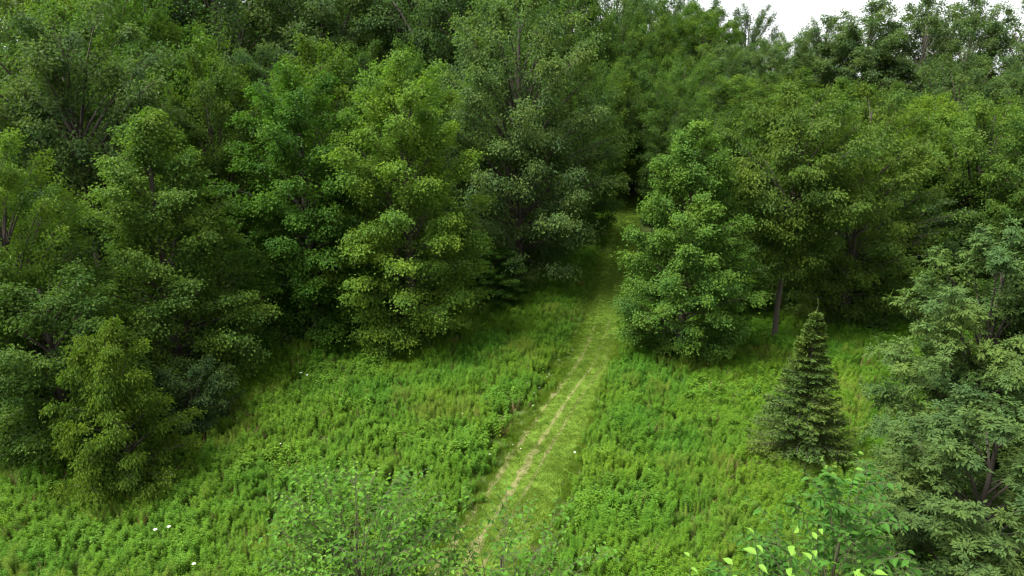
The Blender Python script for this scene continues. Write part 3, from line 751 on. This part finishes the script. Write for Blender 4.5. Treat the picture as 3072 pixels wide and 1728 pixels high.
# kind, form, X, Y, height, width, leaf colour, label, group
TREES = [
 ('oak_tree', 'oak_a', -30.7, 40, 18.2, 8.4, tint(LIT, .9), "leafy oak at the left edge, bright tufts above the dark thicket", EDGE),
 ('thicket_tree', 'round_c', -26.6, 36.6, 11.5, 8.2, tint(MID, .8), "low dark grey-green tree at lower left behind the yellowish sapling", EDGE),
 ('oak_tree', 'oak_tall', -35.0, 56, 27.2, 14.2, tint(OAK, 1.0), "tall grey-green oak at upper left with its bare trunk showing below the crown", EDGE),
 ('oak_tree', 'point_a', -24.9, 47.3, 19.3, 11.2, tint(MID, 1.15, 1.1), "pointed mid-green oak in front of the bare-trunked tall oak, foliage down to the weeds", EDGE),
 ('young_tree', 'sapling', -21.3, 33.4, 9.6, 6.0, tint(YEL, .72), "yellow-green tiered sapling standing in the weeds at lower left", EDGE),
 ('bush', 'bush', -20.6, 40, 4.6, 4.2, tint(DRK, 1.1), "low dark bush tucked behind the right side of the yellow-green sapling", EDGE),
 ('slender_tree', 'maple_c', -26.6, 62, 23.6, 8.4, tint(MID, 1.0, 1.1), "slender tree with thin pale stems between the pointed oak and the dark green maple", EDGE),
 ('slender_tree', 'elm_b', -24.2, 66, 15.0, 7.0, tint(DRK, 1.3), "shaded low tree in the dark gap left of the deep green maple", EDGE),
 ('maple_tree', 'maple_a', -17.2, 56.5, 22.3, 11.6, MAP, "deep saturated green maple with flat layered branches left of the pale feathery maple", EDGE),
 ('maple_tree', 'maple_c', -17.9, 66, 24.6, 10.4, tint(LIT, .85), "bright-topped tree peeping over the deep green layered maple", EDGE),
 ('maple_tree', 'maple_b', -8.6, 55, 22.8, 11.4, tint(LIT, 1.1), "pale yellow-green feathery maple at the meadow edge, left of the huge grey-green oak", EDGE),
 ('maple_tree', 'maple_c', -9.9, 67, 24.2, 6.0, tint(MID, 1.2), "narrow light tree top between the feathery maple and the huge oak", EDGE),
 ('oak_tree', 'oak_a', .9, 72, 28.6, 15.6, tint(OAK, 1.3), "huge grey-green oak left of the far end of the mown track", EDGE),
 ('oak_tree', 'round_c', 8.8, 85, 20.8, 8.4, tint(MID, .95), "rounded mid-green tree leaning over the left side of the dark track opening", EDGE),
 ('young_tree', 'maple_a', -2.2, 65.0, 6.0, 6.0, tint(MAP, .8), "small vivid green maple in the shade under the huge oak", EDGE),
 ('maple_tree', 'maple_d', 13.7, 52, 18.3, 9.4, tint(MID, 1.2, 1.0), "bushy egg-shaped maple standing alone right of the mown track", EDGE),
 ('elm_tree', 'elm_a', 22.6, 55, 20.8, 10.4, tint(MID, 1.0, 1.15), "vase-shaped elm with a straight bare brown trunk behind the spruce", EDGE),
 ('elm_tree', 'elm_b', 31.2, 61, 20.8, 11.2, tint(MID, .95, 1.15), "broad drooping elm right of the bare brown trunk, lower branches sweeping right", EDGE),
 ('young_tree', 'maple_a', 20.6, 63, 7.0, 7.4, tint(MAP, 1.15, 1.1), "low green young maple in the shade between the egg-shaped maple and the elm trunk", EDGE),
 ('maple_tree', 'maple_c', 44.7, 75, 18.6, 10.6, tint(YEL, .95), "yellow-topped tree behind the drooping elm at the right of the meadow", EDGE),
 ('maple_tree', 'round_b', 46.8, 68, 19.5, 11.6, tint(MID, 1.1, 1.1), "broad green tree at the right with a dark shaded underside above the pale leafy ash", EDGE),
 ('maple_tree', 'elm_b', 47.5, 62, 18.6, 9.0, tint(MID, .95), "green tree cut by the right edge of the photo above the pale leafy ash", EDGE),
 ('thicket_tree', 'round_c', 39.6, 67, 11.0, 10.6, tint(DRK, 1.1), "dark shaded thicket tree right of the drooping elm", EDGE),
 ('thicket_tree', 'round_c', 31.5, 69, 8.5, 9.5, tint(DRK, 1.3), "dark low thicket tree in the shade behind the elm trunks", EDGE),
 ('spruce_tree', 'spruce', 17.0, 36, 9.6, 6.5, (.052, .086, .015), "single cone-shaped dark green spruce standing in the weeds", None),
 ('ash_tree', 'ash_a', 20.5, 27.5, 15.3, 6.7, GRY, "large pale grey-green ash at the right with a forked trunk and pointed leading shoot", "ash trees at the right"),
 ('ash_tree', 'ash_b', 23.2, 25.5, 16.4, 6.6, tint(GRY, 1.08), "tall ash cut by the right edge of the photo, its top shoot highest", "ash trees at the right"),
 ('ash_tree', 'ash_b', 16.4, 20.8, 11.3, 6.2, tint(GRY, .8), "lower dark ash in the bottom right corner behind the lime-tipped elm", "ash trees at the right"),
 # rows behind
 ('forest_tree', 'round_a', -57.0, 85, 30.0, 13.6, tint(YEL, .82), "bright yellow-green crown in the top left corner above the tall oak", SLOPE),
 ('forest_tree', 'round_c', -42.9, 80, 31.8, 14.6, tint(MID, 1.2), "tall mid-green crown touching the top edge directly above the tall oak's trunk", SLOPE),
 ('forest_tree', 'oak_b', -54.0, 71, 26.4, 11.0, tint(OAK, .9), "grey-green crown at the left edge behind the tall oak", SLOPE),
 ('forest_tree', 'round_a', -40.4, 100, 30.0, 20.0, tint(DRK, 1.6), "broad dark crown at the top edge behind the slender pale-stemmed tree", SLOPE),
 ('forest_tree', 'round_b', -37.5, 84, 25.6, 11.4, tint(LIT, .85), "arched light green crown standing out before the broad dark crown, upper left", SLOPE),
 ('forest_tree', 'oak_b', -36.8, 71, 21.0, 8.4, tint(MID, 1.0), "mid-green crown squeezed between the tall oak and the slender tree", SLOPE),
 ('forest_tree', 'oak_a', -31.6, 88, 22.2, 11.0, tint(DRK, 1.5), "dark crown in the gap above the deep green maple's left shoulder", SLOPE),
 ('forest_tree', 'elm_b', -26.1, 100, 29.4, 16.4, tint(FAR, 1.15), "grey-green drooping crown at the top edge above the layered maple", SLOPE),
 ('forest_tree', 'oak_a', -13.3, 105, 30.6, 20.2, tint(DRK, 1.5), "very broad dark oak crown at the top edge left of the huge oak", SLOPE),
 ('forest_tree', 'maple_c', -18.6, 90, 23.0, 10.0, tint(MID, .9), "mid-green crown behind the gap between the two meadow maples", SLOPE),
 ('forest_tree', 'oak_b', -4.6, 97, 28.8, 12.4, tint(DRK, 1.5), "dark crown touching the huge oak's left shoulder near the top edge", SLOPE),
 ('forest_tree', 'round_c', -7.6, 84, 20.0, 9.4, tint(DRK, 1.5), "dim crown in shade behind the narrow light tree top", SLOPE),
 ('forest_tree', 'round_b', -66.0, 104, 31.0, 16.0, tint(MID, 1.1), "mid-green crown at the far top left behind the bright yellow-green crown", SLOPE),
 ('forest_tree', 'oak_a', -52.0, 98, 31.0, 15.0, tint(LIT, .8), "light green crown at the top edge between the two left corner crowns", SLOPE),
 ('forest_tree', 'round_a', -32.5, 112, 31.0, 16.0, tint(MID, .95), "mid-green crown at the top edge behind the arched light green crown", SLOPE),
 ('forest_tree', 'oak_b', -20.0, 122, 31.0, 17.0, tint(DRK, 1.6), "dark crown at the top edge behind the grey-green drooping crown", SLOPE),
 ('forest_tree', 'round_c', -2.0, 124, 31.0, 17.0, tint(DRK, 1.7), "dark crown at the top edge directly behind the huge oak", SLOPE),
 ('forest_tree', 'round_b', 8.0, 145, 29.0, 17.0, tint(DRK, 1.7), "dark far crown at the top edge right of the huge oak's tip", SLOPE),
 ('forest_tree', 'oak_b', 26.0, 148, 27.5, 16.0, tint(MID, .95), "mid-green far crown between the dark skyline crowns", SLOPE),
 ('forest_tree', 'round_c', 45.0, 172, 27.0, 15.0, tint(DRK, 1.5), "dark far crown behind the bright yellow-green dome", SLOPE),
 ('forest_tree', 'round_b', -47.0, 122, 34.0, 17.0, tint(DRK, 1.6), "dark crown at the top edge left of the broad dark crown, farther back", SLOPE),
 ('forest_tree', 'round_c', -28.0, 138, 34.0, 19.0, tint(DRK, 1.7), "dark far crown at the top edge above the deep green layered maple", SLOPE),
 ('forest_tree', 'round_a', -11.0, 142, 33.0, 19.0, tint(DRK, 1.7), "dark far crown at the top edge above the pale feathery maple", SLOPE),
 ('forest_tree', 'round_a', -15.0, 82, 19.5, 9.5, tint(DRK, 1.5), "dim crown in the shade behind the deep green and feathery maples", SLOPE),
 ('forest_tree', 'round_a', 9.4, 120, 28.8, 15.6, tint(MID, 1.0), "rounded crown just right of the huge oak's top", SLOPE),
 ('forest_tree', 'round_b', 19.2, 136, 27.4, 14.4, tint(DRK, 1.5), "dark far crown on the skyline left of the pale rounded crowns", SLOPE),
 ('forest_tree', 'round_b', 18.2, 120, 23.2, 12.6, tint(MID, 1.1), "billowing mid-green crown in the second row right of the huge oak", SLOPE),
 ('forest_tree', 'oak_b', 33.2, 160, 27.8, 18.6, tint(DRK, 1.6), "wide dark crown farthest back where the slope meets the sky", SLOPE),
 ('forest_tree', 'round_a', 24.6, 125, 21.6, 14.2, tint(LIT, .85), "pale billowing crown halfway up the slope above the track opening", SLOPE),
 ('forest_tree', 'round_c', 39.2, 150, 26.0, 15.2, tint(YEL, .72, .9), "bright yellow-green dome near the skyline beside the dark rounded crown", SLOPE),
 ('forest_tree', 'round_b', 54.0, 165, 27.4, 13.2, tint(DRK, 1.25), "dark rounded crown standing out against the sky left of the open sky gap", RIDGE),
 ('forest_tree', 'round_c', 37.3, 130, 20.2, 13.6, tint(FAR, 1.2), "grey-green crown below the bright yellow-green dome", SLOPE),
 ('forest_tree', 'round_b', 27.3, 112, 19.6, 12.6, tint(MID, 1.15), "soft green dome in the middle of the slope above the egg-shaped maple", SLOPE),
 ('forest_tree', 'round_a', 18.5, 105, 19.4, 11.8, tint(MID, 1.0), "green dome directly above the dark track opening", SLOPE),
 ('forest_tree', 'round_a', 34.8, 112, 16.6, 15.0, tint(LIT, .85), "wide light green crown behind the egg-shaped maple's right shoulder", SLOPE),
 ('forest_tree', 'oak_b', 22.8, 99, 18.2, 11.2, tint(MID, .95), "mid-green crown behind the egg-shaped maple's pointed top", SLOPE),
 ('forest_tree', 'round_c', 12.9, 100, 19.0, 10.6, tint(LIT, .8), "light crown between the huge oak and the tree leaning over the track", SLOPE),
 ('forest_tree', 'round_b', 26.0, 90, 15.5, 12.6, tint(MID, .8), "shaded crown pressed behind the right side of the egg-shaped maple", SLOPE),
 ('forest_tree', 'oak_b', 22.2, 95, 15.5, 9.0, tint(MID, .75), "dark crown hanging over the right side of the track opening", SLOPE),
 ('ridge_tree', 'round_c', 50.2, 140, 21.0, 14.4, tint(FAR, 1.15), "low rounded crown under the open sky gap right of the dark rounded crown", RIDGE),
 ('ridge_tree', 'round_b', 58.6, 150, 23.0, 11.4, tint(FAR, 1.2), "small round crown right of the sky gap on the skyline", RIDGE),
 ('ridge_tree', 'tall_b', 56.3, 130, 26.2, 11.0, tint(FAR, 1.1), "first tall skyline tree right of the sky gap, with a narrow domed top", RIDGE),
 ('ridge_tree', 'tall_b', 61.4, 125, 28.8, 14.0, tint(FAR, 1.1), "broad twin-topped skyline tree left of the pale bare forks", RIDGE),
 ('ridge_tree', 'tall_a', 69.4, 122, 29.8, 12.4, tint(FAR, 1.1), "open-crowned skyline tree with sky showing through above pale bare forks", RIDGE),
 ('ridge_tree', 'tall_a', 79.0, 125, 30.2, 11.6, tint(FAR, 1.1), "skyline tree with a ragged peak right of the pale bare forks", RIDGE),
 ('ridge_tree', 'round_c', 84.5, 118, 29.8, 14.0, tint(FAR, 1.15), "tall full crown on the skyline at the right edge of the photo", RIDGE),
 ('forest_tree', 'elm_b', 40.6, 105, 18.6, 14.6, tint(LIT, .75), "feathery grey-green crown with upright shoots below the sky gap", SLOPE),
 ('forest_tree', 'point_a', 47.2, 101, 18.0, 10.6, tint(MID, 1.0), "crown with small pointed shoots in front of the twin-topped skyline tree", SLOPE),
 ('forest_tree', 'elm_b', 51.5, 98, 17.8, 9.8, tint(LIT, .78), "light green crown just below the pale bare forks", SLOPE),
 ('forest_tree', 'round_b', 66.0, 105, 22.0, 13.8, tint(FAR, 1.2), "full grey-green dome right of the pale bare forks, lower than the skyline trees", SLOPE),
 ('forest_tree', 'oak_b', 71.5, 98, 20.5, 12.8, tint(FAR, 1.1), "grey-green crown below the skyline at the right edge", SLOPE),
 ('forest_tree', 'maple_c', 54.4, 91, 17.6, 10.0, tint(YEL, .95), "bright lime-green crown below the pale bare forks and the full dome", SLOPE),
 ('forest_tree', 'maple_c', 46.8, 84, 16.6, 11.4, tint(YEL, .92), "yellow-green crown with feathery top behind the drooping elm", SLOPE),
 ('forest_tree', 'round_c', 58.2, 85, 16.6, 11.0, tint(LIT, .95), "light green rounded crown behind the yellow-topped tree at the right", SLOPE),
 ('forest_tree', 'elm_b', 36.0, 82, 17.9, 10.6, tint(MID, 1.1, 1.1), "mid-green crown behind the left shoulder of the vase-shaped elm", SLOPE),
]
rt = np.random.RandomState(99)
for kind, form, x, y, hh, ww, col, label, grp in TREES:
    tr, cr, h0, w0 = ARCH[form]
    if grp == RIDGE: ww *= .92
    if grp == SLOPE and x > 8: ww *= .88
    if y > 118 and 7 < x < 36: hh *= 1.1
    if y > 95 and x < 8: hh *= 1.18; ww *= 1.15
    s = ww * 1.08 / w0
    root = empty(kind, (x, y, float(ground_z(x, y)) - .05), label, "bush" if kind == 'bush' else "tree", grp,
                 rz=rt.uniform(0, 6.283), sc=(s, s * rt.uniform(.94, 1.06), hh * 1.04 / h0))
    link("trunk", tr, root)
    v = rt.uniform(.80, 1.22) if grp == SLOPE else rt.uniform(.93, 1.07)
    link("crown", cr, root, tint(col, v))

# ------------------------------------------------------------------ young elms close to the camera, leaf by leaf
FL = {}
for nm, yv in (("dark", 0.0), ("young", 1.0)):
    V, T = leaves_fine(np.zeros((1, 3)), np.array([[0, 1., 0]]), np.array([[0, 0, 1.]]), np.array([1.]), np.array([.56]))
    FL[nm] = tri_mesh("leaf_" + nm, V, T, [M_GLOSS], tint=np.full(8, .5), young=np.full(8, yv))

def near_elm(seed, x, y, H, R, base, prof, limbs, nsub, ll, col, label, young_p, leaders, sub_len=.9, leaf_step=.085, dens=1.0, lump=.35, wmul=.56):
    rg, trunk, rad, LP, LR, ln, t = skeleton(seed, H, R, base, prof, limbs, .25, 1.25, lump, .0052, .015)
    P, V, L = branchlets(rg, LP, ln, R, nsub, sub_len, .3, (-.05, .6))
    gz = float(ground_z(x, y))
    root = empty("young_elm", (x, y, gz - .05), label, "tree", None)
    yg = np.zeros(len(P))
    yg[rg.rand(len(P)) < young_p * (P[:, 2] / H > .7)] = 1
    # upright leading shoots with fresh leaves
    lp, lv, le = [], [], []
    for (dx, dy, z, l, tx, ty) in leaders:
        lp.append((dx, dy, z)); lv.append((tx, ty, 1.0)); le.append(l)
    wood = [tubes(trunk, rad, 7), tubes(LP, LR * .5, 5)]
    if lp:
        lp = np.array(lp); lv = norm(np.array(lv)); le = np.array(le)
        s = np.linspace(0, 1, 5)
        # each leader grows out of the trunk top region
        b0 = np.stack([lp[:, 0] * .6, lp[:, 1] * .6, lp[:, 2] - 1.0], 1)
        wood.append(tubes(b0[:, None] + (lp - b0)[:, None] * s[None, :, None], np.tile(.010 - .004 * s, (len(lp), 1)), 5))
        P = np.concatenate([P, lp]); V = np.concatenate([V, lv]); L = np.concatenate([L, le]); yg = np.concatenate([yg, np.ones(len(lp))])
    # arching shoots with leaves in two ranks
    f3 = np.linspace(0, 1, 5)
    bend = np.where(yg > .5, .05, -.16)
    SP = P[:, None] + V[:, None] * (L[:, None] * f3)[..., None]
    SP[..., 2] += bend[:, None] * L[:, None] * f3 ** 2
    wood.append(tubes(SP, np.tile(.009 - .006 * f3, (len(P), 1)), 3))
    Vt, Tt = join(wood)
    tr = link("trunk", tri_mesh("trunk_elm", Vt, Tt, [M_TWIG], smooth=True), root)
    k = np.maximum((L / leaf_step * dens).astype(int), 3)
    idx = np.repeat(np.arange(len(P)), k); j = np.arange(len(idx)) - np.repeat(np.cumsum(k) - k, k)
    f = (j + .5) / k[idx] ; f = np.minimum(f * 1.03, 1)
    X = P[idx] + V[idx] * (L[idx] * f)[:, None]; X[:, 2] += bend[idx] * L[idx] * f ** 2
    side = norm(np.cross(V[idx], np.array([0, 0, 1.])) + np.array([1e-4, 0, 0]))
    vert = V[idx][:, 2] > .75
    pa = rg.uniform(0, 6.28, len(P))[idx]
    side[vert] = np.stack([np.cos(pa), np.sin(pa), 0 * pa], 1)[vert]
    sg = np.where(j % 2 == 0, 1., -1.)[:, None]
    D = norm(side * sg * .9 + V[idx] * .45 + rg.normal(0, .16, X.shape) + np.array([0, 0, -.30]))
    upv = np.array([0, 0, 1.]) + rg.normal(0, .28, X.shape) - V[idx] * .25
    Nn = norm(upv - D * np.sum(upv * D, 1, keepdims=True))
    sc = rg.uniform(.7, 1.15, len(X)) * (1 - .35 * f ** 3)
    Ln = ll * sc * np.where(yg[idx] > .5, .74 if nsub > 6 else 1.0, 1.0)
    ti = np.clip(rg.rand(len(P))[idx] * .4 + rg.rand(len(X)) * .6, 0, 1)
    yl = np.clip(yg[idx] * rg.uniform(.55, 1.0, len(X)), 0, 1) * (.45 + .55 * f)
    # the leaves that show largest are parts of their own
    wp = X + np.array([x, y, gz - .05]); dist = np.linalg.norm(wp - np.array([0, 0, CAM_H]), axis=1)
    dep = wp[:, 1] * math.cos(PITCH) + (CAM_H - wp[:, 2]) * math.sin(PITCH)
    upc = wp[:, 1] * -math.sin(PITCH) * -1 - (CAM_H - wp[:, 2]) * math.cos(PITCH)
    inview = (np.abs(wp[:, 0] / dep) < .75) & (((wp[:, 2] - CAM_H) * math.cos(PITCH) + wp[:, 1] * math.sin(PITCH)) / dep > -.422)
    score = np.where(inview, Ln / dist, 0)
    big = np.zeros(len(X), bool); big[np.argsort(-score)[:300]] = True; big &= score > 0
    r = ~big
    Vc, Tc = leaves_fine(X[r], D[r], Nn[r], Ln[r], Ln[r] * wmul)
    c = link("crown", tri_mesh("crown_elm", Vc, Tc, [M_GLOSS], tint=np.repeat(ti[r], 8), young=np.repeat(yl[r], 8)), root, col)
    c["kind"] = "stuff"
    Sd = np.cross(D, Nn)
    for i in np.nonzero(big)[0]:
        yv = yl[i] > .35
        o = bpy.data.objects.new("leaf", FL["young" if yv else "dark"])
        COL.objects.link(o); o.parent = root
        m = Matrix(((Sd[i, 0], D[i, 0], Nn[i, 0], X[i, 0]), (Sd[i, 1], D[i, 1], Nn[i, 1], X[i, 1]), (Sd[i, 2], D[i, 2], Nn[i, 2], X[i, 2]), (0, 0, 0, 1)))
        o.matrix_basis = m @ Matrix.Scale(float(Ln[i]), 4)
        b = .65 + .8 * ti[i]
        o.color = (col[0] * b, col[1] * b, col[2] * b, 1)
    return len(Tc)

near_elm(401, -3.55, 13.2, 13.75, 1.95, .64, 'round', 112, 9, .18, (.056, .130, .014),
         "thin see-through young elm at the bottom edge left of the ruts", .04,
         [(.05, 0, 12.9, 1.2, .05, 0), (.9, .2, 12.3, .9, .5, .1), (-1.0, .1, 11.9, .8, -.4, 0), (1.7, .2, 11.8, .9, .7, .1)], .95, .11, 1.0)
near_elm(404, -.2, 13.4, 12.5, 1.9, .66, 'round', 56, 8, .18, (.056, .130, .014),
         "smaller sparse young elm reaching across the ruts at the bottom edge", .07,
         [(.1, 0, 11.5, .8, .1, 0), (1.1, .1, 11.2, .8, .5, 0), (1.7, .1, 11.1, .8, .9, 0), (-.8, 0, 11.6, .7, -.4, 0)], .95, .115, .9)
near_elm(402, 6.85, 12.0, 14.6, 2.3, .58, 'cone', 80, 9, .22, (.040, .102, .014),
         "dark green young elm with lime shoot tips in front of the spruce", .02,
         [(.0, 0, 14.1, .8, .02, 0), (-.35, .1, 13.95, .55, .0, 0), (-.62, -.2, 12.9, .6, -.1, 0), (-.1, -.5, 12.3, .5, .3, -.2), (1.15, -.2, 12.0, .4, .6, 0)], .75, .095, 1.1)
near_elm(403, 3.9, 8.0, 14.9, 1.5, .66, 'round', 30, 6, .20, (.10, .19, .02),
         "bright lime-leaved young elm poking up at the bottom edge left of the dark green elm", .4,
         [(-1.35, .1, 15.05, .5, -.1, 0), (-.85, 0, 15.0, .5, .1, 0), (-.35, .2, 15.2, .6, -.2, .1), (.0, 0, 15.3, .7, -.05, 0), (.32, .1, 15.35, .65, .1, 0),
          (.75, -.1, 15.0, .55, .4, 0), (1.1, .1, 15.0, .5, .6, 0), (-.1, -.3, 15.0, .5, .2, 0)], .7, .12, .8, wmul=.56)

# ------------------------------------------------------------------ white wildflowers
M_PETAL, N_, L_ = new_mat("white_petal")
p_ = N_.new("ShaderNodeBsdfPrincipled"); p_.inputs["Base Color"].default_value = (.78, .78, .72, 1); p_.inputs["Roughness"].default_value = .8
o_ = N_.new("ShaderNodeOutputMaterial"); L_.new(p_.outputs[0], o_.inputs["Surface"])
rf = np.random.RandomState(5)
def umbel():
    n = 46; a = np.arange(n) * 2.4; r = .105 * np.sqrt((np.arange(n) + .5) / n)
    X = np.stack([np.cos(a) * r, np.sin(a) * r, .012 - 1.6 * r * r], 1)
    D = norm(np.stack([np.cos(a), np.sin(a), np.full(n, .1)], 1)); Nn = norm(np.array([0, 0, 1.]) + rf.normal(0, .2, (n, 3))); Nn = norm(Nn - D * np.sum(Nn * D, 1, keepdims=True))
    V, T = leaves_quad(X - D * .012, D, Nn, np.full(n, .034), np.full(n, .03), .1, .6)
    s = np.array([0, .5, 1.]); b = np.arange(12) * .5236
    rays = np.stack([np.cos(b)[:, None] * .09 * s, np.sin(b)[:, None] * .09 * s, -.07 + .065 * s[None] * np.ones((12, 1))], -1)
    return tri_mesh("flower_head", V, T, [M_PETAL]), rays
HEAD, rays_ = umbel()
s3 = np.linspace(0, 1, 4)
stP = np.stack([.03 * s3 ** 2, 0 * s3, 1.15 * s3], 1)[None]
sv, st = join([tubes(stP, np.array([[.006, .005, .004, .003]]), 4), tubes(rays_ + np.array([.03, 0, 1.15 + .07 - .0]), np.tile(np.array([.002, .002, .002]), (12, 1)), 3)])
STEM = tri_mesh("flower_stem", sv, st, [M_WEED], tint=np.zeros(len(sv)))
FLOWERS = [
 (-15.69, 46.69, 1.25, 1, 'left-hand of the two white flower heads high up the left weeds below the layered maple', 'white flower heads scattered in the weeds left of the track'),
 (-15.11, 46.29, 1.25, 1, 'right-hand of the two white flower heads high up the left weeds below the layered maple', 'white flower heads scattered in the weeds left of the track'),
 (-18.71, 32.94, 1.2, 1.05, "single large white flower head right of the yellow-green sapling's foot", 'white flower heads scattered in the weeds left of the track'),
 (-17.18, 28.08, 1.2, 1.1, 'left-hand of the two white flower heads in the lower left weeds', 'white flower heads scattered in the weeds left of the track'),
 (-16.63, 28.25, 1.2, 1, 'right-hand of the two white flower heads in the lower left weeds', 'white flower heads scattered in the weeds left of the track'),
 (-14.23, 25.6, 1.2, 1, 'lowest white flower head, near the bottom edge in the left weeds', 'white flower heads scattered in the weeds left of the track'),
 (-13.81, 36.24, 1.2, 0.6, 'small white flower head beside the bare brown spot in the left weeds', 'white flower heads scattered in the weeds left of the track'),
 (3.7, 35.65, 1.0, 0.8, 'lone white flower head right of the strawy rut', 'small white flowers beside the mown track'),
 (2.59, 46.44, 0.8, 0.5, 'small white flower scattered in the grass just left of the mown track', 'small white flowers beside the mown track'),
 (2.77, 46.95, 0.8, 0.5, 'small white flower scattered in the grass just left of the mown track', 'small white flowers beside the mown track'),
 (1.96, 44.62, 0.8, 0.5, 'small white flower scattered in the grass just left of the mown track', 'small white flowers beside the mown track'),
 (1.57, 43.79, 0.8, 0.5, 'small white flower scattered in the grass just left of the mown track', 'small white flowers beside the mown track'),
 (0.05, 36.83, 0.8, 0.5, 'small white flower scattered in the grass just left of the mown track', 'small white flowers beside the mown track'),
 (-2.98, 38.11, 0.8, 0.5, 'small white flower scattered in the grass just left of the mown track', 'small white flowers beside the mown track'),
 (-3.29, 40.85, 0.8, 0.5, 'small white flower scattered in the grass just left of the mown track', 'small white flowers beside the mown track'),
 (1.13, 45.42, 0.8, 0.5, 'small white flower scattered in the grass just left of the mown track', 'small white flowers beside the mown track'),
 (0.53, 36.41, 0.8, 0.5, 'small white flower scattered in the grass just left of the mown track', 'small white flowers beside the mown track'),
 (-1.32, 35.78, 0.8, 0.5, 'small white flower scattered in the grass just left of the mown track', 'small white flowers beside the mown track'),
 (3.66, 49.72, 0.8, 0.5, 'small white flower scattered in the grass just left of the mown track', 'small white flowers beside the mown track'),
 (1.4, 41.87, 0.8, 0.5, 'small white flower scattered in the grass just left of the mown track', 'small white flowers beside the mown track'),
 (3.87, 54.49, 0.8, 0.5, 'small white flower scattered in the grass just left of the mown track', 'small white flowers beside the mown track'),
 (4.94, 51.87, 0.8, 0.5, 'small white flower scattered in the grass just left of the mown track', 'small white flowers beside the mown track'),
 (1.28, 48.16, 0.8, 0.5, 'small white flower scattered in the grass just left of the mown track', 'small white flowers beside the mown track')]
for x, y, hh, sc, label, grp in FLOWERS:
    r = empty("white_flower", (x, y, float(ground_z(x, y))), label, "flower", grp, rz=rf.uniform(0, 6.28), sc=(sc * .72, sc * .72, hh / 1.22))
    link("stem", STEM, r)
    hd = link("flower_head", HEAD, r); hd.location = (.03, 0, 1.22)

# per-scene census, printed for the build log

print("archetype tris", nt, "weeds", N_WEED, "objects", len(bpy.data.objects))
